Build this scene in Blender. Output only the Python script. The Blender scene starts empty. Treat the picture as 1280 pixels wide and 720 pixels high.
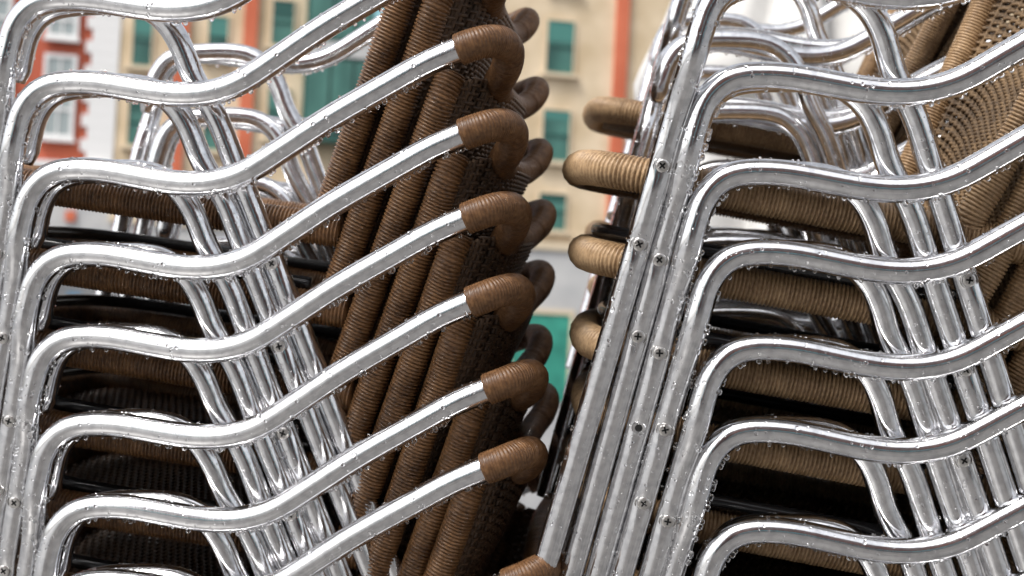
import bpy, bmesh, math, random
import numpy as np
from mathutils import Matrix, Vector

C = bpy.context.scene.collection
SC = bpy.context.scene

# ------------------------------------------------------------------ camera
F_PX = 1772.4                       # focal length in pixels of a 1280 px wide frame
EYE = 0.955                         # eye height above the terrace
TERRACE_Z = 0.0
# camera frame (x right, y down, z forward) -> world (x right, y away, z up)
CAM = np.array([[0.9987523388778448, 0.04993761694389224, 0.0],
                [-0.0017406259203744119, 0.03481251840748824, 0.9993922447693271],
                [0.04990727208974895, -0.9981454417949789, 0.03485600689216116]])

def cam_to_world():
    m = Matrix.Identity(4)
    for i in range(3):
        for j in range(3):
            m[i][j] = CAM[i][j]
    m.translation = (0, 0, EYE)
    return m

cam_data = bpy.data.cameras.new('camera')
cam_data.sensor_width = 36.0
cam_data.lens = F_PX / 1280 * 36.0
cam_data.clip_start = 0.05
cam_data.clip_end = 2000
cam_data.dof.use_dof = True
cam_data.dof.focus_distance = 1.40
cam_data.dof.aperture_fstop = 5.8
cam = bpy.data.objects.new('camera', cam_data)
C.objects.link(cam)
cam.matrix_world = cam_to_world() @ Matrix(((1, 0, 0, 0), (0, -1, 0, 0), (0, 0, -1, 0), (0, 0, 0, 1)))
SC.camera = cam

# ------------------------------------------------------------------ light
SUN_EL, SUN_AZ = math.radians(55), math.radians(228)     # azimuth measured clockwise from +Y
world = bpy.data.worlds.new('World')
SC.world = world
world.use_nodes = True
nt = world.node_tree
bg = nt.nodes['Background']
sky = nt.nodes.new('ShaderNodeTexSky')
sky.sky_type = 'NISHITA'
sky.sun_disc = False
sky.sun_elevation = SUN_EL
sky.sun_rotation = SUN_AZ
sky.dust_density = 4.0
hs = nt.nodes.new('ShaderNodeHueSaturation')              # overcast: the blue is mostly washed out
hs.inputs['Saturation'].default_value = 0.22
nt.links.new(sky.outputs[0], hs.inputs['Color'])
nt.links.new(hs.outputs[0], bg.inputs['Color'])
bg.inputs['Strength'].default_value = 0.13
sun_data = bpy.data.lights.new('sun', 'SUN')
sun_data.energy = 1.5
sun_data.angle = math.radians(14)
sun_data.color = (1.0, 0.97, 0.93)
sun = bpy.data.objects.new('sun', sun_data)
C.objects.link(sun)
sdir = Vector((math.sin(SUN_AZ) * math.cos(SUN_EL), math.cos(SUN_AZ) * math.cos(SUN_EL), math.sin(SUN_EL)))
sun.rotation_euler = sdir.to_track_quat('Z', 'Y').to_euler()

SC.view_settings.view_transform = 'Standard'
SC.view_settings.look = 'None'
SC.view_settings.gamma = 1.0
SC.view_settings.exposure = 0.95
SC.cycles.transmission_bounces = 8
SC.cycles.glossy_bounces = 6
SC.cycles.max_bounces = 10

# ------------------------------------------------------------------ helpers
def tag(o, label=None, cat=None, group=None, kind=None):
    if label: o['label'] = label
    if cat: o['category'] = cat
    if group: o['group'] = group
    if kind: o['kind'] = kind
    return o

def mesh_from(name, verts, faces, mats, smooth=True, mat_idx=None):
    me = bpy.data.meshes.new(name)
    me.from_pydata([tuple(v) for v in verts] if not isinstance(verts, np.ndarray) else verts.tolist(), [],
                   faces if not isinstance(faces, np.ndarray) else faces.tolist())
    for m in (mats if isinstance(mats, (list, tuple)) else [mats]):
        me.materials.append(m)
    if smooth:
        me.polygons.foreach_set('use_smooth', [True] * len(me.polygons))
    if mat_idx is not None:
        me.polygons.foreach_set('material_index', mat_idx)
    me.update()
    return me

def link(name, me, parent=None, loc=None):
    o = bpy.data.objects.new(name, me)
    C.objects.link(o)
    if parent: o.parent = parent
    if loc is not None: o.location = loc
    return o

def catmull(pts, step):
    """dense, evenly spaced points through control points"""
    P = np.array(pts, float)
    P = np.vstack([2 * P[0] - P[1], P, 2 * P[-1] - P[-2]])
    out = []
    for i in range(1, len(P) - 2):
        p0, p1, p2, p3 = P[i - 1:i + 3]
        n = 14
        d01, d12, d23 = [max(np.linalg.norm(b - a), 1e-9) ** .5 for a, b in ((p0, p1), (p1, p2), (p2, p3))]
        t0, t1, t2, t3 = 0, d01, d01 + d12, d01 + d12 + d23
        for t in np.linspace(t1, t2, n, endpoint=False):
            A1 = (t1 - t) / (t1 - t0) * p0 + (t - t0) / (t1 - t0) * p1
            A2 = (t2 - t) / (t2 - t1) * p1 + (t - t1) / (t2 - t1) * p2
            A3 = (t3 - t) / (t3 - t2) * p2 + (t - t2) / (t3 - t2) * p3
            B1 = (t2 - t) / (t2 - t0) * A1 + (t - t0) / (t2 - t0) * A2
            B2 = (t3 - t) / (t3 - t1) * A2 + (t - t1) / (t3 - t1) * A3
            out.append((t2 - t) / (t2 - t1) * B1 + (t - t1) / (t2 - t1) * B2)
    out.append(P[-2])
    return resample(np.array(out), step)

def resample(P, step):
    d = np.r_[0, np.cumsum(np.linalg.norm(np.diff(P, axis=0), axis=1))]
    n = max(2, int(round(d[-1] / step)) + 1)
    s = np.linspace(0, d[-1], n)
    return np.column_stack([np.interp(s, d, P[:, k]) for k in range(3)])

def smooth(P, it=6):
    P = P.copy()
    for _ in range(it):
        P[1:-1] = .25 * P[:-2] + .5 * P[1:-1] + .25 * P[2:]
    return P

def frames(P, ref=(0, 1, 0)):
    T = np.gradient(P, axis=0)
    T /= np.linalg.norm(T, axis=1)[:, None]
    N = np.empty_like(P)
    n = np.array(ref, float) - T[0] * np.dot(ref, T[0])
    n /= np.linalg.norm(n)
    for i in range(len(P)):
        n = n - T[i] * np.dot(n, T[i])
        n /= np.linalg.norm(n)
        N[i] = n
    return T, N, np.cross(T, N)

def arclen(P):
    return np.r_[0, np.cumsum(np.linalg.norm(np.diff(P, axis=0), axis=1))]

def sweep(P, rad, sides=20, cap=(True, True), ref=(0, 1, 0), rfun=None):
    """tube along P. rad scalar or per point; rfun(s[:,None], theta[None,:]) adds relief. -> verts, quads"""
    P = np.asarray(P, float)
    T, N, B = frames(P, ref)
    th = np.linspace(0, 2 * math.pi, sides, endpoint=False)
    R = np.broadcast_to(np.asarray(rad, float).reshape(-1, 1), (len(P), 1)) + np.zeros((1, sides))
    if rfun is not None:
        R = R + rfun(arclen(P)[:, None], th[None, :])
    V = P[:, None, :] + R[..., None] * (np.cos(th)[None, :, None] * N[:, None, :] + np.sin(th)[None, :, None] * B[:, None, :])
    n = len(P)
    V = V.reshape(-1, 3)
    i = np.arange(n - 1)[:, None] * sides
    j = np.arange(sides)[None, :]
    j2 = (j + 1) % sides
    Fq = np.stack([i + j, i + j2, i + sides + j2, i + sides + j], -1).reshape(-1, 4)
    F = Fq.tolist()
    if cap[0]: F.append(list(range(sides))[::-1])
    if cap[1]: F.append([(n - 1) * sides + k for k in range(sides)])
    return V, F

class Acc:
    """collects shapes into one mesh"""
    def __init__(self): self.V = []; self.F = []; self.M = []; self.n = 0
    def add(self, V, F, m=0):
        self.V.append(np.asarray(V, float))
        self.F += [[k + self.n for k in f] for f in F]
        self.M += [m] * len(F)
        self.n += len(V)
    def box(self, lo, hi, m=0):
        x0, y0, z0 = lo; x1, y1, z1 = hi
        V = [(x0, y0, z0), (x1, y0, z0), (x1, y1, z0), (x0, y1, z0), (x0, y0, z1), (x1, y0, z1), (x1, y1, z1), (x0, y1, z1)]
        self.add(V, [[0, 3, 2, 1], [4, 5, 6, 7], [0, 1, 5, 4], [1, 2, 6, 5], [2, 3, 7, 6], [3, 0, 4, 7]], m)
    def mesh(self, name, mats, smooth=True):
        return mesh_from(name, np.vstack(self.V), self.F, mats, smooth, self.M)

# ------------------------------------------------------------------ materials
def mat(name, col, rough=0.5, metal=0.0, build=None, **kw):
    m = bpy.data.materials.new(name)
    m.use_nodes = True
    b = m.node_tree.nodes['Principled BSDF']
    b.inputs['Base Color'].default_value = (*col, 1)
    b.inputs['Roughness'].default_value = rough
    b.inputs['Metallic'].default_value = metal
    for k, v in kw.items():
        b.inputs[k].default_value = v
    if build: build(m.node_tree, b)
    return m

def noise_color(scale, c0, c1, lo=0.35, hi=0.65, detail=6, stretch=None, bump=0.0, rough=None, bdist=0.01):
    def f(t, b):
        tc = t.nodes.new('ShaderNodeTexCoord')
        mp = t.nodes.new('ShaderNodeMapping')
        if stretch: mp.inputs['Scale'].default_value = stretch
        t.links.new(tc.outputs['Object'], mp.inputs['Vector'])
        n = t.nodes.new('ShaderNodeTexNoise')
        n.inputs['Scale'].default_value = scale
        n.inputs['Detail'].default_value = detail
        t.links.new(mp.outputs[0], n.inputs['Vector'])
        r = t.nodes.new('ShaderNodeValToRGB')
        r.color_ramp.elements[0].position = lo
        r.color_ramp.elements[1].position = hi
        r.color_ramp.elements[0].color = (*c0, 1)
        r.color_ramp.elements[1].color = (*c1, 1)
        t.links.new(n.outputs['Fac'], r.inputs['Fac'])
        t.links.new(r.outputs[0], b.inputs['Base Color'])
        if bump:
            bp = t.nodes.new('ShaderNodeBump')
            bp.inputs['Strength'].default_value = bump
            bp.inputs['Distance'].default_value = bdist
            t.links.new(n.outputs['Fac'], bp.inputs['Height'])
            t.links.new(bp.outputs[0], b.inputs['Normal'])
        if rough:
            mr = t.nodes.new('ShaderNodeMapRange')
            mr.inputs['To Min'].default_value = rough[0]
            mr.inputs['To Max'].default_value = rough[1]
            t.links.new(n.outputs['Fac'], mr.inputs['Value'])
            t.links.new(mr.outputs[0], b.inputs['Roughness'])
    return f

def alu_nodes(t, b):
    """drawn aluminium: roughness mottled, fine long scratches"""
    tc = t.nodes.new('ShaderNodeTexCoord')
    n = t.nodes.new('ShaderNodeTexNoise')
    n.inputs['Scale'].default_value = 38
    n.inputs['Detail'].default_value = 8
    n.inputs['Roughness'].default_value = 0.7
    t.links.new(tc.outputs['Object'], n.inputs['Vector'])
    mr = t.nodes.new('ShaderNodeMapRange')
    mr.inputs['From Min'].default_value = 0.3; mr.inputs['From Max'].default_value = 0.7
    mr.inputs['To Min'].default_value = 0.08; mr.inputs['To Max'].default_value = 0.22
    t.links.new(n.outputs['Fac'], mr.inputs['Value'])
    t.links.new(mr.outputs[0], b.inputs['Roughness'])
    n3 = t.nodes.new('ShaderNodeTexNoise')
    n3.inputs['Scale'].default_value = 110
    n3.inputs['Detail'].default_value = 6
    t.links.new(tc.outputs['Object'], n3.inputs['Vector'])
    cr = t.nodes.new('ShaderNodeValToRGB')
    cr.color_ramp.elements[0].position = .36; cr.color_ramp.elements[1].position = .56
    cr.color_ramp.elements[0].color = (.66, .66, .675, 1); cr.color_ramp.elements[1].color = (.82, .82, .83, 1)
    t.links.new(n3.outputs['Fac'], cr.inputs['Fac'])
    t.links.new(cr.outputs[0], b.inputs['Base Color'])
    mp = t.nodes.new('ShaderNodeMapping')
    mp.inputs['Scale'].default_value = (260, 260, 18)
    t.links.new(tc.outputs['Object'], mp.inputs['Vector'])
    n2 = t.nodes.new('ShaderNodeTexNoise')
    n2.inputs['Scale'].default_value = 3
    n2.inputs['Detail'].default_value = 3
    t.links.new(mp.outputs[0], n2.inputs['Vector'])
    bp = t.nodes.new('ShaderNodeBump')
    bp.inputs['Strength'].default_value = 0.14
    bp.inputs['Distance'].default_value = 0.0006
    t.links.new(n2.outputs['Fac'], bp.inputs['Height'])
    t.links.new(bp.outputs[0], b.inputs['Normal'])

M_alu = mat('aluminium', (0.83, 0.83, 0.845), 0.16, 1.0, alu_nodes)
M_screw = mat('screw_steel', (0.62, 0.60, 0.58), 0.28, 1.0)
M_black = mat('black_enamel', (0.012, 0.012, 0.013), 0.22)
M_hole = mat('dark_hole', (0.01, 0.01, 0.01), 0.8)
M_water = mat('water', (1, 1, 1), 0.0, 0.0, **{'Transmission Weight': 1.0, 'IOR': 1.33})

def rattan(name, c0, c1, rough=(0.32, 0.6), spec=.5):
    """dark and bleached lengths: strand to strand variation over slow patches"""
    def f(t, b):
        tc = t.nodes.new('ShaderNodeTexCoord')
        vals = []
        for sc, det in ((260, 2), (9, 4), (60, 6)):
            n = t.nodes.new('ShaderNodeTexNoise')
            n.inputs['Scale'].default_value = sc
            n.inputs['Detail'].default_value = det
            t.links.new(tc.outputs['Object'], n.inputs['Vector'])
            vals.append(n)
        def mx(a, bb, w):
            m = t.nodes.new('ShaderNodeMix')
            m.inputs[0].default_value = w
            t.links.new(a, m.inputs[2]); t.links.new(bb, m.inputs[3])
            return m.outputs[0]
        v = mx(mx(vals[0].outputs['Fac'], vals[1].outputs['Fac'], .55), vals[2].outputs['Fac'], .25)
        r = t.nodes.new('ShaderNodeValToRGB')
        r.color_ramp.elements[0].position = .40
        r.color_ramp.elements[1].position = .60
        r.color_ramp.elements[0].color = (*c0, 1)
        r.color_ramp.elements[1].color = (*c1, 1)
        t.links.new(v, r.inputs['Fac'])
        t.links.new(r.outputs[0], b.inputs['Base Color'])
        mr = t.nodes.new('ShaderNodeMapRange')
        mr.inputs['To Min'].default_value = rough[0]; mr.inputs['To Max'].default_value = rough[1]
        t.links.new(vals[2].outputs['Fac'], mr.inputs['Value'])
        t.links.new(mr.outputs[0], b.inputs['Roughness'])
    m = mat(name, c1, .45, 0, f)
    m.node_tree.nodes['Principled BSDF'].inputs['Specular IOR Level'].default_value = spec
    return m
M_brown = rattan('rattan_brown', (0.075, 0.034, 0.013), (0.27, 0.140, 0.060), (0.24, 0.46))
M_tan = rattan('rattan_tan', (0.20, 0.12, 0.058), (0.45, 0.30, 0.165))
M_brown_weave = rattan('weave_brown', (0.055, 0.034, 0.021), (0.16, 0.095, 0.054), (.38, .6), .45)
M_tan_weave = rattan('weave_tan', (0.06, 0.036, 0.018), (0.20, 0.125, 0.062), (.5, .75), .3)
M_brown_rim = rattan('rim_brown', (0.085, 0.040, 0.017), (0.21, 0.108, 0.048), (0.28, 0.5), .3)

# ------------------------------------------------------------------ the chair, in millimetres
# u runs from the front of the chair to its back, v downwards from the armrest, w sideways from the middle
FOOT = 595.0
def loc(P):
    P = np.asarray(P, float)
    return np.column_stack([P[:, 0], P[:, 2], FOOT - P[:, 1]]) / 1000.0

ARM = [(-63.5, 78), (-55.5, 45), (-49.5, 27), (-37.5, 11.5), (-22.5, 2.6), (-5.5, -0.4), (30, 0.3), (62, 5.2), (90, 10), (113, 13), (140, 13.6),
       (164, 10.4), (190, 1.5), (233, -24.5), (276, -51.5), (341, -87.3), (383, -109.5), (417, -123.4)]
def wc(u): return 249.6 + (283.3 - 249.6) * min(max(u / 417.0, 0), 1)
def front_leg(v): return (-69.1 - 0.237 * (v - 101.9), v, 249.6 - 2.4 - 0.122 * (v - 20))
def rear_leg(v): return (168.2 + 0.380 * (v - 150), v, 249.6 - 26.5 - 0.04 * (v - 20))

def seg_rows(points, step):
    return catmull(points, step)

side_pts = [front_leg(v) for v in (FOOT, 560, 460, 360, 260, 180, 120)] + [(u, v, wc(u)) for u, v in ARM]
side_path = {}
P_side = smooth(catmull(side_pts, 5.0), 5)
brace_pts = [front_leg_pt for front_leg_pt in [(-63, 84, 217.5), (-57.5, 60, 218), (-49, 33, 220.5), (-37, 15, 222), (-20, 5, 222.5), (5, 1.0, 223), (30, 0.0, 224),
             (60, 0.5, 226), (84, 5.5, 228), (106, 21, 227), (121, 45, 225), (134, 80, 221.5)]] + [rear_leg(v) for v in (125, 170, 230, 283, 340, 430, 540, 632)]
P_rear = smooth(catmull(brace_pts, 5.0), 3)

def mirror(P, side):
    Q = P.copy(); Q[:, 2] *= side
    return Q

SCREW_V = (178, 255)
REAR_SCREW_V = (283,)

def tube_with_dents(P, r, screw_vs, ends, depth=2.8):
    """P in mm (u,v,w) for one side; flattened on the outer face round each screw. returns local-metre verts, faces, screw frames"""
    L = loc(P) * 1000
    T, N, B = frames(L, (0, 1, 0))
    S = arclen(L)
    side = 1 if P[:, 2].mean() > 0 else -1
    out = np.array([0, side, 0.0])
    ct = (N @ out); cb = (B @ out)
    th0 = np.arctan2(cb, ct)
    scr = []
    for v in screw_vs:
        cand = np.abs(P[:, 1] - v) + (1000 if False else 0)
        # the leg part only: the stretch of the path nearest the foot
        i = int(np.argmin(cand + np.where((P[:, 0] > 60) & (P[:, 1] < 100), 1e4, 0)))
        scr.append(i)
    def rf(s, th):
        d = np.zeros((len(S), th.shape[1]))
        for i in scr:
            ds = s - S[i]
            down = np.where((L[:, 2:3] - L[i, 2]) < 0, 1.0, 0.0)
            sig = np.where(down > 0, 17.0, 8.0)
            ang = np.cos(th - th0[:, None])
            d -= depth * np.exp(-(ds / sig) ** 2) * np.clip(ang, 0, 1) ** 3
        return d
    Pd = L
    V, Fc = sweep(Pd, ends, 22, (True, True), (0, 1, 0), rf)
    sf = []
    for i in scr:
        o = out - T[i] * (out @ T[i]); o /= np.linalg.norm(o)
        sf.append((L[i] / 1000 + o * (r - depth + 0.4) / 1000, o, T[i]))
    return V / 1000, Fc, sf, (L / 1000, T, N, B, S)

SIDE = {}
for sd in (-1, 1):
    P = mirror(P_side, sd)
    n = len(P)
    rad = np.where(P[:, 1] > 60, 12.7, 13.4)
    rad = np.convolve(np.pad(rad, 8, 'edge'), np.ones(17) / 17, 'valid')
    rad[0] = 12.0
    V, Fc, sf, fr = tube_with_dents(P, 12.7, SCREW_V, rad)
    SIDE[sd] = (mesh_from('side_frame', V, Fc, M_alu), sf, fr)
REAR = {}
for sd in (-1, 1):
    P = mirror(P_rear, sd)
    n = len(P)
    S = arclen(P)
    rad = np.minimum(12.9, 8.0 + S * 0.35)
    rad[-1] = 11.6
    V, Fc, sf, fr = tube_with_dents(P, 12.9, REAR_SCREW_V, rad, 2.0)
    REAR[sd] = (mesh_from('rear_leg', V, Fc, M_alu), sf, fr)

# wound rattan: a helix of ridges
def ridged(P, r, pitch, amp, sides=14, rings=5, ref=(0, 1, 0), round_ends=True, jit=0.0, seed=1, gapw=1.0):
    L = loc(P) * 1000
    L = resample(L, pitch / rings)
    S = arclen(L)
    rnd = np.random.RandomState(seed)
    nt_ = int(S[-1] / pitch) + 3
    a = amp * (1 + jit * rnd.uniform(-1, 1, nt_))
    ph = np.cumsum(rnd.uniform(-.12, .12, nt_)) * jit
    def rf(s, th):
        x = s / pitch + th / (2 * math.pi)
        k = np.clip(x.astype(int), 0, nt_ - 1)
        return a[k] * (np.sqrt(np.clip(1 - (2 * (x - np.floor(x)) / gapw - 1) ** 2, 0, 1)) - 0.85)
    rr = np.full(len(L), float(r))
    if round_ends:
        e = 3.0
        for arr in (S, S[-1] - S):
            q = np.clip(arr / e, 0, 1)
            rr = np.minimum(rr, r - 2.2 + 2.2 * np.sqrt(1 - (1 - q) ** 2))
    V, Fc = sweep(L, rr, sides, (True, True), ref, rf)
    return V / 1000, Fc

# top rail: wound corner to corner, carried on from the armrest ends
top_half = [(413, -121.8, 283.0), (420, -124.3, 283.2), (435, -129.5, 280), (449, -133, 266), (457, -132.5, 246), (460, -126, 222), (455, -113, 197), (445, -102, 170), (439, -96, 130), (437, -94, 60), (437, -93.5, 0)]
top_pts = [(u, v, -w) for u, v, w in top_half] + [(u, v, w) for u, v, w in top_half[::-1][1:]]
V, Fc = ridged(catmull(top_pts, 1.0), 16.6, 2.6, 1.35, 18, 6, round_ends=True, jit=.5)
ME_top = mesh_from('top_rail', V, Fc, M_brown_rim)

def post_w(v): return 212.0 - 0.13 * (v + 20)
def post_u(v): return 320.5 - 0.387 * (v - 97)
post_pts = [(post_u(-106), -106, 218), (post_u(-80), -80, 221)] + [(post_u(v), v, post_w(v)) for v in (-50, 0, 60, 120, 180, 225)] + [(262, 250, 172)]
def post_u_tan(v): return 283.0 - 0.43 * (v - 97)
post_pts_tan = [(440, -112, 206), (412, -112, 212), (388, -100, 217)] + [(post_u_tan(v), v, post_w(v)) for v in (-78, -40, 0, 60, 120, 180, 225)] + [(232, 248, 172)]
POST = {}
POST_TAN = {}
for sd in (-1, 1):
    V, Fc = ridged(mirror(catmull(post_pts_tan, 1.0), sd), 16.4, 4.0, 2.9, 14, 7, jit=.2, seed=14 + sd, gapw=.86)
    POST_TAN[sd] = mesh_from('back_post', V, Fc, M_tan)
for sd in (-1, 1):
    V, Fc = ridged(mirror(catmull(post_pts, 1.0), sd), 15.8, 4.0, 2.9, 14, 7, jit=.2, seed=4 + sd, gapw=.82)
    POST[sd] = mesh_from('back_post', V, Fc, M_brown)

# seat rail: a U open at the back, wound
def rail_v(u): return 204.7 + 0.149 * u
RW = 178.0
fr_u = -160.0
seat_half = [(285, RW), (200, RW), (100, RW), (0, RW), (-70, RW), (-108, RW - 5), (-135, RW - 20), (-153, RW - 45), (-160, RW - 80), (-163, 50), (-164, 0)]
rail_pts = [(u, rail_v(u), -w) for u, w in seat_half] + [(u, rail_v(u), w) for u, w in seat_half[::-1][1:]]
V, Fc = ridged(catmull(rail_pts, 1.0), 18.6, 4.2, 3.0, 14, 7, ref=(1, 0, 0.3), jit=.2, gapw=.82, seed=9)
ME_seat_rail = mesh_from('seat_rail', V, Fc, M_brown)

st_half = [(250, RW - 6), (100, RW - 6), (-30, RW - 8), (-80, RW - 20), (-112, RW - 48), (-130, RW - 90), (-138, 40), (-139, 0)]
st_pts = [(u, rail_v(u) + 64, -w) for u, w in st_half] + [(u, rail_v(u) + 64, w) for u, w in st_half[::-1][1:]]
V, Fc = sweep(loc(smooth(catmull(st_pts, 6), 3)) * 1000, 8.0, 12, ref=(1, 0, 0.3))
ME_stretcher = mesh_from('stretcher', V / 1000, Fc, M_black)

# weave: weft strands passing over and under spaced warps
def weave(surf, nrm, s0, s1, t0, t1, warp, pitch, r, amp, seed, top=None):
    """surf(s,t)->(u,v,w) arrays; weft runs along s"""
    A = Acc()
    rnd = np.random.RandomState(seed)
    nrow = int((t1 - t0) / pitch)
    nfull = int((s1 - s0) / (warp / 4.0)) + 1
    sfull = np.linspace(s0, s1, nfull)
    for k in range(nrow):
        t = t0 + (k + .5) * pitch + rnd.uniform(-.25, .25)
        keep = np.full(nfull, True) if top is None else top(sfull) <= t
        sgn = 1 if k % 2 else -1
        edges = np.flatnonzero(np.diff(np.r_[0, keep.astype(int), 0]))
        for a, b in zip(edges[::2], edges[1::2]):
            if b - a < 3: continue
            s = sfull[a:b]
            P = surf(s, np.full(b - a, t))
            Nn = nrm(s, np.full(b - a, t))
            P = P + Nn * (amp * sgn * np.cos(math.pi * (s - s0) / warp))[:, None]
            V, Fc = sweep(loc(P) * 1000, r * rnd.uniform(.88, 1.1), 5, (False, False), (0, 0.3, 1))
            A.add(V / 1000, Fc)
    xs = list(np.arange(s0 + warp / 2, s1, warp))
    if top is not None:                                  # close-set warps where the panel curls round to the posts
        xs += [q * x for q in (-1, 1) for x in (170, 178, 185, 191, 196, 201, 205, 209, 212)]
    for x in xs:
        ta = t0 if top is None else float(top(np.array([x]))[0])
        nt2 = int((t1 - ta) / 9)
        t = np.linspace(ta, t1, nt2)
        P = surf(np.full(nt2, x), t)
        V, Fc = sweep(loc(P) * 1000, r * 1.25, 5, (False, False), (1, 0, 0.2))
        A.add(V / 1000, Fc)
    return A

def back_surf(s, t):
    b = 1 - np.abs(s / 215.0) ** 5
    u = post_u(t) + (34 + 24 * np.clip((120 - t) / 200.0, 0, 1)) * b
    return np.column_stack([u, t, s * post_w(t) / 217.0])
def back_surf_tan(s, t):
    b = 1 - np.abs(s / 215.0) ** 5
    u = post_u_tan(t) + (34 + 24 * np.clip((120 - t) / 200.0, 0, 1)) * b
    return np.column_stack([u, t, s * post_w(t) / 217.0])
def rail_top(s):
    return np.interp(np.abs(s), [0, 50, 100, 150, 178, 200, 215], [-93, -93, -95, -98, -103, -100, -84])
def back_nrm(s, t):
    n = np.array([1.0, 0.387, 0]); n /= np.linalg.norm(n)
    return np.repeat(n[None], len(s), 0)
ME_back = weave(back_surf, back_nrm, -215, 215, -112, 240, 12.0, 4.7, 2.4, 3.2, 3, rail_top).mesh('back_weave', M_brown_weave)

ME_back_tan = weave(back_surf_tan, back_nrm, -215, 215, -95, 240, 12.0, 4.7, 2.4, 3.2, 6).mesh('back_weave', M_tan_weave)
def seat_surf(s, t):                                     # s sideways, t front to back
    q = 1 - (s / 176.0) ** 2
    return np.column_stack([t, rail_v(t) + 10 * q + 2, s])
def seat_nrm(s, t):
    n = np.array([-0.15, 1.0, 0]); n /= np.linalg.norm(n)
    return np.repeat(n[None], len(s), 0)
A = weave(seat_surf, seat_nrm, -170, 170, -150, 262, 15.0, 4.6, 2.0, 2.2, 5)
ME_seat = A.mesh('seat_weave', M_brown_weave)

def ico(level):
    bm = bmesh.new()
    bmesh.ops.create_icosphere(bm, subdivisions=level, radius=1.0)
    V = np.array([v.co[:] for v in bm.verts]); Fc = [[v.index for v in f.verts] for f in bm.faces]
    bm.free()
    return V, Fc
ICO1, ICO2 = ico(1), ico(2)
def seat_drops():
    A = Acc()
    rnd = random.Random(77)
    for w in (-172, -157, -142, 142, 157, 172):
        for t in np.arange(-140, 255, 9.2):
            if rnd.random() < .75:
                q = 1 - (w / 176.0) ** 2
                p = loc([(t + rnd.uniform(-1, 1), rail_v(t) + 10 * q + 6.0 + (10 if abs(w) > 165 else 0), w)])[0]
                a = rnd.uniform(.0007, .0013)
                A.add(ICO1[0] * a + p, ICO1[1])
    return A.mesh('water_droplets', M_water)

# cross-head screw, head outwards along +Z, and an empty screw hole
def screw_mesh():
    a, b = 0.75, 2.9
    plus = [(b, -a), (b, a), (a, a), (a, b), (-a, b), (-a, a), (-b, a), (-b, -a), (-a, -a), (-a, -b), (a, -b), (a, -a)]
    ang = [math.atan2(y, x) for x, y in plus]
    rings = [[(x, y, 0.2) for x, y in plus], [(x, y, 1.7) for x, y in plus]]
    for r, z in ((4.1, 1.5), (5.2, 0.8), (5.6, 0.0), (5.6, -2.5)):
        rings.append([(r * math.cos(t), r * math.sin(t), z) for t in ang])
    for r, z in ((6.4, -2.0), (6.9, -0.9), (7.6, -1.6)):
        rings.append([(r * math.cos(t), r * math.sin(t), z) for t in ang])
    V = [(x / 1000, y / 1000, z / 1000) for ring in rings for x, y, z in ring]
    F = [list(range(12))]
    mi = [1]
    for k in range(len(rings) - 1):
        for j in range(12):
            F.append([k * 12 + j, k * 12 + (j + 1) % 12, (k + 1) * 12 + (j + 1) % 12, (k + 1) * 12 + j])
            mi.append(1 if k == 0 else (1 if k == 4 else 0))
    V = [(1.25 * x, 1.25 * y, z) for x, y, z in V]
    return mesh_from('screw', V, F, [M_screw, M_hole], False, mi)
def hole_mesh():
    rings = []
    for r, z in ((3.6, 0.25), (3.9, 0.5), (6.4, 0.9), (7.4, -0.6)):
        rings.append([(r * math.cos(t), r * math.sin(t), z) for t in np.linspace(0, 2 * math.pi, 16, endpoint=False)])
    V = [(x / 1000, y / 1000, z / 1000) for ring in rings for x, y, z in ring]
    F = [list(range(16))]; mi = [1]
    for k in range(3):
        for j in range(16):
            F.append([k * 16 + j, k * 16 + (j + 1) % 16, (k + 1) * 16 + (j + 1) % 16, (k + 1) * 16 + j]); mi.append(1 if k == 0 else 0)
    return mesh_from('screw_hole', V, F, [M_alu, M_hole], False, mi)
ME_seat_drops = seat_drops()
ME_screw = screw_mesh()
ME_hole = hole_mesh()
def screw_matrix(sf, spin):
    p, o, t = sf
    z = Vector(o); x = Vector(t); y = z.cross(x)
    m = Matrix((x, y, z)).transposed().to_4x4()
    m.translation = Vector(p)
    return m @ Matrix.Rotation(spin, 4, 'Z')

def droplets(fr, r, rnd, s_rng, n_small, n_mid, n_hang, face=None):
    L, T, N, B, S = fr
    A = Acc()
    def put(s, up_angle, a, flat, hang=False):
        i = int(np.clip(np.searchsorted(S, s), 1, len(S) - 2))
        t = T[i]
        up = np.array([0, 0, 1.0]) - t * t[2]
        nu = np.linalg.norm(up)
        up = up / nu if nu > 1e-3 else N[i]
        sd = np.cross(t, up)
        n = math.cos(up_angle) * up + math.sin(up_angle) * sd
        b = np.cross(n, t)
        V, Fc = ICO2 if a > 0.0011 else ICO1
        e1, e2 = rnd.uniform(.85, 1.2), rnd.uniform(.85, 1.2)
        steep = abs(t[2])
        e1 *= 1 + .5 * steep * rnd.random()
        Q = V * np.array([a * e1, a * e2, a * flat])
        p = L[i] + n * (r + a * flat * (0.5 if hang else 0.30))
        W = p + Q[:, :1] * t + Q[:, 1:2] * b + Q[:, 2:] * n
        if hang:
            W[:, 2] -= np.clip((p[2] - W[:, 2]) / a, 0, None) ** 2 * a * .25
        A.add(W, Fc)
    s0, s1 = s_rng
    for _ in range(n_small):
        put(rnd.uniform(s0, s1), rnd.uniform(-2.4, 2.4), rnd.uniform(.0005, .0011), rnd.uniform(.55, .9))
    for _ in range(n_mid):
        put(rnd.uniform(s0, s1), rnd.uniform(-2.7, 2.7), min(.0023, .0011 + abs(rnd.gauss(0, .0005))), rnd.uniform(.65, 1.0))
    for _ in range(n_hang):
        put(rnd.uniform(s0, s1), math.pi + rnd.uniform(-.5, .5), rnd.uniform(.0013, .0026), rnd.uniform(.8, 1.05), True)
    return A
DROPS = {}
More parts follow.
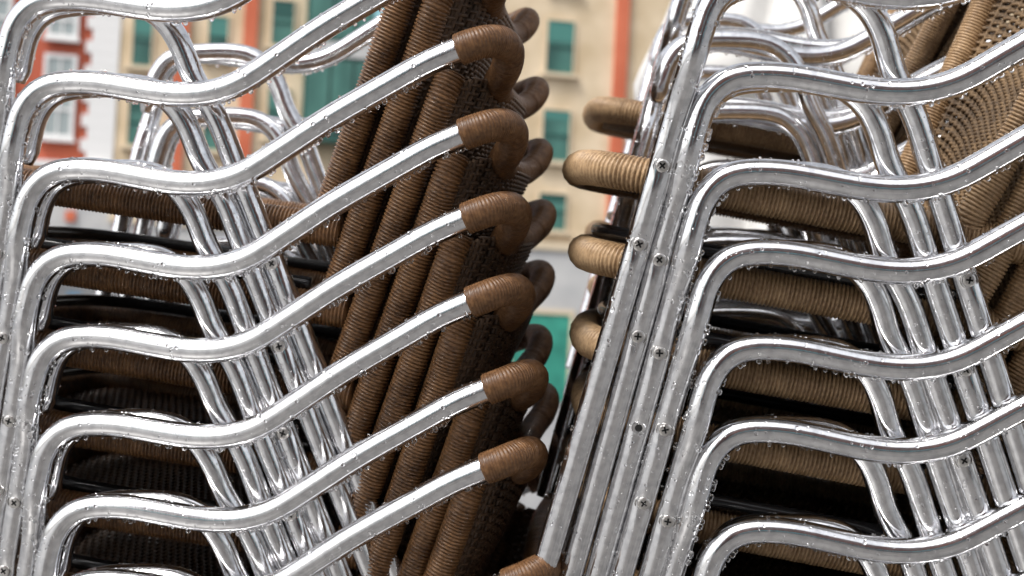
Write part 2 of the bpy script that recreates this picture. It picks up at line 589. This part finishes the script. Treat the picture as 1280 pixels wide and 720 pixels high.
for sd in (-1, 1):
    S = SIDE[sd][2][4]
    top_s = S[-1]
    lst = []
    for var in range(4 if sd < 0 else 2):
        rnd = random.Random(100 + var * 7 + sd)
        k = 1.0 if sd < 0 else .8
        A = droplets(SIDE[sd][2], .0134, rnd, (top_s - 640, top_s - 8), int(240 * k), int(150 * k), int(75 * k))
        B2 = droplets(SIDE[sd][2], .0127, rnd, (40, top_s - 560), int(320 * k), int(60 * k), 0)
        A.add(np.vstack(B2.V), B2.F)
        lst.append(A.mesh('water_droplets', M_water))
    DROPS[sd] = lst
RDROPS = {}
for sd in (-1, 1):
    S = REAR[sd][2][4]
    rnd = random.Random(300 + sd)
    RDROPS[sd] = droplets(REAR[sd][2], .0129, rnd, (20, 560), 260, 50, 0).mesh('water_droplets', M_water)

# ------------------------------------------------------------------ chairs and stacks
def rot(y, p, r):
    cy, sy = math.cos(y), math.sin(y); Ry = np.array([[cy, 0, sy], [0, 1, 0], [-sy, 0, cy]])
    c, s = math.cos(p), math.sin(p); Rx = np.array([[1, 0, 0], [0, c, -s], [0, s, c]])
    c, s = math.cos(r), math.sin(r); Rz = np.array([[c, -s, 0], [s, c, 0], [0, 0, 1]])
    return Rz @ Rx @ Ry

STACK = {   # pose of each stack as surveyed from the camera station (mm, radians): position, turn, step from chair to chair
    'brown': dict(t=(-441.5, -48.9, 1756.6), r=(0.072, 0.046, -0.010), step=(5.64, 89.0, -3.4)),
    'tan':   dict(t=(257.5, -41.3, 1648.6), r=(0.045, 0.053, 0.030), step=(5.62, 89.49, 9.65)),
}
_o = rot(*STACK['tan']['r']) @ np.array([25.0, -15.0, 575.0])
STACK['rear'] = dict(STACK['tan'], t=tuple(np.array(STACK['tan']['t']) + _o))   # a third stack close behind the tan one
# per chair: sideways/down slips in the nest (u, v, w mm), turn and tip (rad)
SLIP = {
    'brown': {1: (-3.1, -.8, 0, -.003, .007), 2: (-.6, -.6, 0, -.001, .009), 3: (1.4, 3.7, 0, .013, .017), 4: (2.4, 3.0, 0, .015, .008), 5: (2.1, .8, 0, .018, .001),
              6: (2.2, 1.9, 0, .006, -.019), 7: (-1.2, .5, 0, -.033, -.011), 8: (-3.0, -8.4, 0, -.011, -.012), 9: (9, 21, 0, -.02, -.01)},
    'rear': {k: (2.0 * math.sin(2.1 * k), 2.5 * math.sin(3.7 * k) if k < 9 else 32, 0, .008 * math.sin(5 * k), .003 * math.sin(1.3 * k)) for k in range(0, 10)},
    'tan': {1: (-1.8, .8, 0, -.021, .008), 2: (1.9, 1.0, 0, .013, -.002), 3: (1.1, 3.7, 0, .017, -.007), 4: (-.4, -6.5, 0, -.003, 0),
            5: (.4, -.8, 0, -.004, .002), 6: (-.8, -5.7, 0, .007, .002), 7: (-.1, 7.4, 0, -.003, -.003), 8: (0, -3, 0, .004, 0), 9: (0, 34, 0, 0, .001)},
}
def chair_matrix(stack, k):
    s = STACK[stack]
    su, sv, sw, jy, jr = SLIP[stack][k]
    Rs = rot(*s['r']); Rj = rot(jy, 0, jr)
    c = np.array([150, 150, 0.0])
    A = Rs @ Rj
    b = Rs @ (c - Rj @ c + np.array([su, sv, sw]) + (k - 4) * np.array(s['step'])) + np.array(s['t'])
    # (u,v,w) from local metres: u=1000x, v=660-1000z, w=1000y
    G = np.array([[1000, 0, 0], [0, 0, -1000], [0, 1000, 0.0]]); g0 = np.array([0, FOOT, 0])
    R = CAM @ A @ G / 1000.0
    tt = CAM @ (A @ g0 + b) / 1000.0 + np.array([0, 0, EYE])
    m = Matrix.Identity(4)
    for i in range(3):
        for j in range(3): m[i][j] = R[i, j]
        m[i][3] = tt[i]
    return m

def setmat(o, m):
    o.material_slots[0].link = 'OBJECT'
    o.material_slots[0].material = m

def make_chair(stack, k, label):
    root = bpy.data.objects.new('stacking_chair', None)
    root.empty_display_size = .1
    C.objects.link(root)
    root.matrix_world = chair_matrix(stack, k)
    tag(root, label, 'chair', {'brown': 'aluminium cafe chairs stacked with their brown backs over the gap', 'tan': 'aluminium cafe chairs stacked with their front legs along the gap', 'rear': 'aluminium cafe chairs in the half hidden stack'}[stack])
    rnd = random.Random(k * 31 + {'brown': 0, 'tan': 7, 'rear': 400}[stack])
    tan = stack != 'brown'
    for sd in (-1, 1):
        me, sf, fr = SIDE[sd]
        o = link('side_frame', me, root)
        for q, f in enumerate(sf):
            if stack == 'tan' and k == 3 and sd == -1 and q == 1:
                h = link('screw_hole', ME_hole, o); h.matrix_local = screw_matrix(f, 0)
            else:
                h = link('screw', ME_screw, o); h.matrix_local = screw_matrix(f, rnd.uniform(0, 1.5))
        tag(link('water_droplets', DROPS[sd][(k * 3 + (1 if tan else 0)) % len(DROPS[sd])], o), kind='stuff')
        me, sf, fr = REAR[sd]
        o = link('rear_leg', me, root)
        for f in sf:
            h = link('screw', ME_screw, o); h.matrix_local = screw_matrix(f, rnd.uniform(0, 1.5))
        tag(link('water_droplets', RDROPS[sd], o), kind='stuff')
        link('back_post', (POST_TAN if tan else POST)[sd], root)
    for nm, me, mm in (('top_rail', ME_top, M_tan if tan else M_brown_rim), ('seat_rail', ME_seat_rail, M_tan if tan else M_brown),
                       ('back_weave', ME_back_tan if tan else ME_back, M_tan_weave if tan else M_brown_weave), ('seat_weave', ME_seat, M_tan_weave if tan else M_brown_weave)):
        o = link(nm, me, root)
        setmat(o, mm)
        if 'weave' in nm: tag(o, kind='stuff')
        if nm == 'seat_weave' and tan: tag(link('water_droplets', ME_seat_drops, o), kind='stuff')
    link('stretcher', ME_stretcher, root)
    return root

ORD = ['', 'first', 'second', 'third', 'fourth', 'fifth', 'sixth', 'seventh', 'eighth', 'ninth', 'tenth']
for k in range(1, 10):
    make_chair('brown', k, f'{ORD[k]} chair down in the stack whose dark brown rattan backs overhang the gap')
for k in range(0, 10):
    make_chair('rear', k, f'{ORD[k + 1]} chair down in the half hidden stack behind the tan one, before the white parasol')
for k in range(1, 10):
    make_chair('tan', k, f'{ORD[k]} chair down in the stack with tan rattan and screwed legs along the gap')

# ------------------------------------------------------------------ ground
def sheet(name, x0, x1, y0, y1, z, m, thick=0.0):
    A = Acc()
    A.box((x0, y0, z - max(thick, .05)), (x1, y1, z))
    o = link(name, A.mesh(name, m, False))
    return tag(o, kind='structure')
M_pave = mat('wet_paving', (0.14, 0.135, 0.13), 0.35, 0, noise_color(3.0, (0.10, 0.097, 0.094), (0.17, 0.165, 0.158), rough=(0.15, 0.5)))
M_road = mat('wet_asphalt', (0.06, 0.06, 0.062), 0.35, 0, noise_color(2.0, (0.045, 0.045, 0.048), (0.075, 0.075, 0.078), rough=(0.15, 0.5)))
STREET_Z = -5.0
sheet('terrace', -14, 14, -11, 4.9, TERRACE_Z, M_pave, 5.2)
sheet('street', -900, 900, -300, 1500, STREET_Z, M_road)

# ------------------------------------------------------------------ far facade (45 m off across the lower street)
YAW = math.radians(12)
def facade_root(name, label, cat):
    r = bpy.data.objects.new(name, None)
    C.objects.link(r)
    r.location = (0, 45, EYE - 1.25); r.rotation_euler = (0, 0, YAW)
    return tag(r, label, cat)
M_stone = mat('sand_stone', (0.48, 0.38, 0.25), 0.8, 0, noise_color(.9, (0.53, 0.41, 0.26), (0.70, 0.57, 0.405), detail=8))
M_plinth = mat('grey_stone', (0.42, 0.42, 0.42), 0.7, 0, noise_color(.8, (0.37, 0.37, 0.375), (0.50, 0.495, 0.485)))
M_orange = mat('orange_render', (0.55, 0.13, 0.06), 0.8, 0, noise_color(.5, (0.48, 0.11, 0.05), (0.60, 0.16, 0.08)))
M_red = mat('terracotta_render', (0.46, 0.10, 0.05), 0.8, 0, noise_color(.4, (0.40, 0.085, 0.045), (0.50, 0.12, 0.06)))
M_white = mat('white_stone', (0.72, 0.71, 0.70), 0.7)
M_green = mat('green_shutter', (0.03, 0.15, 0.12), 0.3, 0, noise_color(.9, (0.022, 0.085, 0.07), (0.07, 0.20, 0.165), stretch=(1, 1, .5)))
M_dgreen = mat('green_glass', (0.01, 0.075, 0.06), 0.08)
M_teal = mat('teal_blind', (0.055, 0.20, 0.17), 0.6)
M_door = mat('green_door', (0.025, 0.24, 0.18), 0.5, 0, noise_color(1.5, (0.02, 0.19, 0.14), (0.04, 0.30, 0.22)))
M_pale = mat('pale_blue_glass', (0.28, 0.55, 0.60), 0.12)
M_glass = mat('window_glass', (0.30, 0.34, 0.34), 0.1)
M_trim = mat('sand_trim', (0.60, 0.50, 0.36), 0.8)
M_dark = mat('dark_metal', (0.05, 0.05, 0.055), 0.5)
M_poster = mat('poster_blue', (0.20, 0.42, 0.62), 0.6)

def fbox(name, a0, a1, z0, z1, d0, d1, m, parent, bev=0):
    A = Acc(); A.box((a0, d0, z0), (a1, d1, z1))
    return link(name, A.mesh(name, m, False), parent)
def ffwin(a0, a1, z0, z1, parent, frame_m, pane_m, bars=1, fw=.05, sill=True):
    """frame proud of the wall, pane set back inside, a transom bar, a sill"""
    A = Acc()
    A.box((a0 - fw, -.07, z0 - fw), (a0, .03, z1 + fw)); A.box((a1, -.07, z0 - fw), (a1 + fw, .03, z1 + fw))
    A.box((a0, -.07, z1), (a1, .03, z1 + fw)); A.box((a0, -.07, z0 - fw), (a1, .03, z0))
    w = link('window', A.mesh('window_frame', frame_m, False), parent)
    fbox('pane', a0, a1, z0, z1, -.03, .02, pane_m, w)
    B = Acc()
    for b in range(bars):
        zz = z0 + (z1 - z0) * (b + 1) / (bars + 1)
        B.box((a0, -.06, zz - .04), (a1, -.03, zz + .04))
    if pane_m is M_glass: B.box(((a0 + a1) / 2 - .025, -.058, z0), ((a0 + a1) / 2 + .025, -.03, z1))
    link('transom', B.mesh('transom', M_dgreen if pane_m in (M_green, M_dgreen) else frame_m, False), w)
    if pane_m is M_green:
        hb = (z1 - z0) * (.18 + .3 * ((a0 * 7.3 + z0 * 3.1) % 1))
        fbox('blind', a0, a1, z1 - hb, z1, -.045, -.03, M_dgreen if (int(a0 * 5 + z0 * 3) % 3) else M_teal, w)
    if sill: fbox('sill', a0 - .18, a1 + .18, z0 - fw - .10, z0 - fw, -.2, .03, frame_m, w)
    return w

bld = facade_root('stone_building', 'sand coloured stone building with green windows and thin orange pilasters across the street', 'building')
fbox('wall', -12.43, 26, 4.1, 17, 0.0, 8, M_stone, bld)
fbox('plinth', -12.43, 26, STREET_Z, 4.1, -.12, 8, M_plinth, bld)
fbox('string_course', -12.43, 26, 4.1, 4.32, -.2, 0, M_trim, bld)
for a0, a1 in ((-10.83, -10.42), (-8.80, -8.40), (2.98, 3.40), (9.2, 9.8), (-1.6, -1.0)):
    fbox('pilaster', a0, a1, 4.32, 17, -.16, 0, M_orange, bld)
for a0, a1, rows in ((-12.05, -11.50, ((8.88, 10.36), (6.47, 7.81), (11.6, 13.1))), (-9.84, -9.27, ((9.3, 10.58), (6.5, 7.8), (11.9, 13.3))),
                     (-7.95, -7.30, ((9.88, 11.26), (7.0, 8.53), (12.6, 14))), (-3.4, -2.55, ((9.8, 11.4), (7.0, 8.6), (4.75, 5.85))),
                     (0.74, 1.62, ((9.79, 11.47), (6.97, 8.58), (4.75, 5.9), (12.6, 14.2))), (5.2, 6.1, ((9.8, 11.4), (7.0, 8.6), (4.8, 5.9))), (7.4, 8.3, ((9.8, 11.4), (7.0, 8.6))), (11, 11.9, ((9.8, 11.4), (7.0, 8.6)))):
    for z0, z1 in rows:
        ffwin(a0, a1, z0, z1, bld, M_trim, M_green)
# glazed bay
bay = fbox('glazed_bay', -6.95, -4.15, 6.9, 15, -.9, 0, M_dgreen, bld)
for q, (a0, a1) in enumerate(((-6.85, -6.2), (-6.1, -5.5), (-5.4, -4.98))):
    fbox('pane', a0, a1, 7.2, 9.4, -.96, -.9, M_green, bay); fbox('pane', a0, a1, 10.05, 12.4, -.96, -.9, M_green, bay)
fbox('pane', -4.92, -4.2, 9.0, 11.7, -.97, -.9, M_pale, bay)
fbox('spandrel', -6.95, -4.15, 9.5, 9.95, -1.0, -.9, M_plinth, bay)
dr = fbox('door', 0.04, 1.9, -0.7, 2.05, -.2, -.12, M_door, bld)
A = Acc()
A.box((-.1, -.24, -.85), (.04, -.12, 2.2)); A.box((1.9, -.24, -.85), (2.04, -.12, 2.2)); A.box((.04, -.24, 2.05), (1.9, -.12, 2.2))
link('door_frame', A.mesh('door_frame', M_trim, False), dr)
for a0, a1 in ((-11.9, -9.6), (-9.2, -7.0), (-6.6, -4.2)):
    w = fbox('shop_window', a0, a1, -3, 2.6, -.18, -.12, M_glass, bld)
    fbox('awning', a0 - .1, a1 + .1, 2.7, 3.0, -.9, -.12, M_dark, w)

red = facade_root('terracotta_building', 'terracotta red building with white framed windows and a toothed white stone edge', 'building')
fbox('wall', -40, -13.0, 5.6, 17, 0.1, 8, M_red, red)
fbox('ground_floor', -40, -12.43, STREET_Z, 5.6, 0.0, 8, M_plinth, red)
fbox('ledge', -40, -12.43, 5.6, 5.8, -.3, 0.1, M_white, red)
fbox('awning', -18, -12.6, 3.0, 3.3, -1.0, 0, M_dark, red)
z = 5.8; q = 0
while z < 17:                                               # quoin stones, long and short by turns
    fbox('quoin', -13.22 - (.18 if q % 2 else 0) , -12.43, z + .003, z + .367, -.05, .1, M_white, red)
    z += .37; q += 1
for a0, a1, z0, z1, bars in ((-14.45, -13.75, 9.6, 10.5, 1), (-14.45, -13.72, 6.6, 8.9, 2), (-16.35, -15.65, 9.4, 10.5, 1), (-16.35, -15.6, 6.5, 8.7, 2), (-14.45, -13.75, 11.5, 13.5, 2), (-16.35, -15.65, 11.5, 13.5, 2)):
    ffwin(a0, a1, z0, z1, red, M_white, M_glass, bars, .11)
fbox('poster', -13.50, -13.1, 1.1, 1.95, -.06, 0, M_poster, red)
fbox('sign_panel', -13.69, -13.4, 4.05, 4.36, -.08, 0, M_orange, red)

# ------------------------------------------------------------------ unseen house added behind the camera, shaped for its reflections in the tubes
opp = bpy.data.objects.new('reflection_building', None); C.objects.link(opp)
opp.location = (0, -9.5, 0)
tag(opp, 'unseen pale red house added behind the viewer for reflections in the metal tubes', 'building')
M_opp = mat('pale_red_render', (0.25, 0.11, 0.09), 0.8, 0, noise_color(.6, (0.21, 0.09, 0.075), (0.29, 0.135, 0.11)))
fbox('wall', -5.9, 6.5, 3.0, 8.5, -6, 0, M_opp, opp)
fbox('ground_floor', -5.9, 6.5, 0.0, 3.0, -6, .05, M_opp, opp)
for i in range(-2, 3):
    a = i * 2.6
    for z0 in (3.8, 6.2):
        fbox('window', a - .55, a + .55, z0, z0 + 1.8, -.02, .06, M_glass, opp)
    if i not in (-3, 3): fbox('shop_window', a - .8, a + .8, .3, 2.5, .0, .12, M_dark if i % 2 else M_pale, opp)
fbox('shutter', -2.2, -1.2, 3.8, 5.6, .06, .12, M_orange, opp)

# ------------------------------------------------------------------ closed white parasol behind the tan stack
par = bpy.data.objects.new('closed_parasol', None); C.objects.link(par)
par.location = (0.58, 3.2, 0)
tag(par, 'closed white canvas parasol hanging in loose folds behind the tan stack', 'parasol')
M_canvas = mat('white_canvas', (0.6, 0.59, 0.57), 0.85, 0, noise_color(9, (0.54, 0.53, 0.51), (0.62, 0.61, 0.59), bump=.2))
prof = [(1.0, .25), (1.12, .285), (1.3, .275), (1.44, .26), (1.535, .31), (1.58, .295), (1.70, .245), (2.0, .16), (2.3, .08), (2.45, .04)]
zs = np.array([p[0] for p in prof]); rs = np.array([p[1] for p in prof])
zz = np.linspace(1.0, 2.45, 40); NS = 96
V = []
for z_ in zz:
    r0 = np.interp(z_, zs, rs)
    for j in range(NS):
        th = 2 * math.pi * j / NS
        pl = .26 * abs(math.sin(5 * th + .8 * math.sin(2 * z_))) + .05 * math.sin(13 * th + 5 * z_)
        r = r0 * (0.80 + pl)
        V.append((r * math.cos(th), r * math.sin(th), z_ + .05 * math.sin(8 * th) * (1 if z_ < 1.1 else 0)))
Fc = [[i * NS + j, i * NS + (j + 1) % NS, (i + 1) * NS + (j + 1) % NS, (i + 1) * NS + j] for i in range(39) for j in range(NS)]
o = link('canopy', mesh_from('canopy', V, Fc, M_canvas), par)
V, Fc = sweep(np.array([(0, 0, 0.06), (0, 0, 1.0), (0, 0, 2.55)]), .024, 16, ref=(1, 0, 0))
link('pole', mesh_from('pole', V, Fc, M_alu), par)
A = Acc(); A.box((-.25, -.25, 0.0), (.25, .25, .07))
link('base', A.mesh('base', M_dark, False), par)
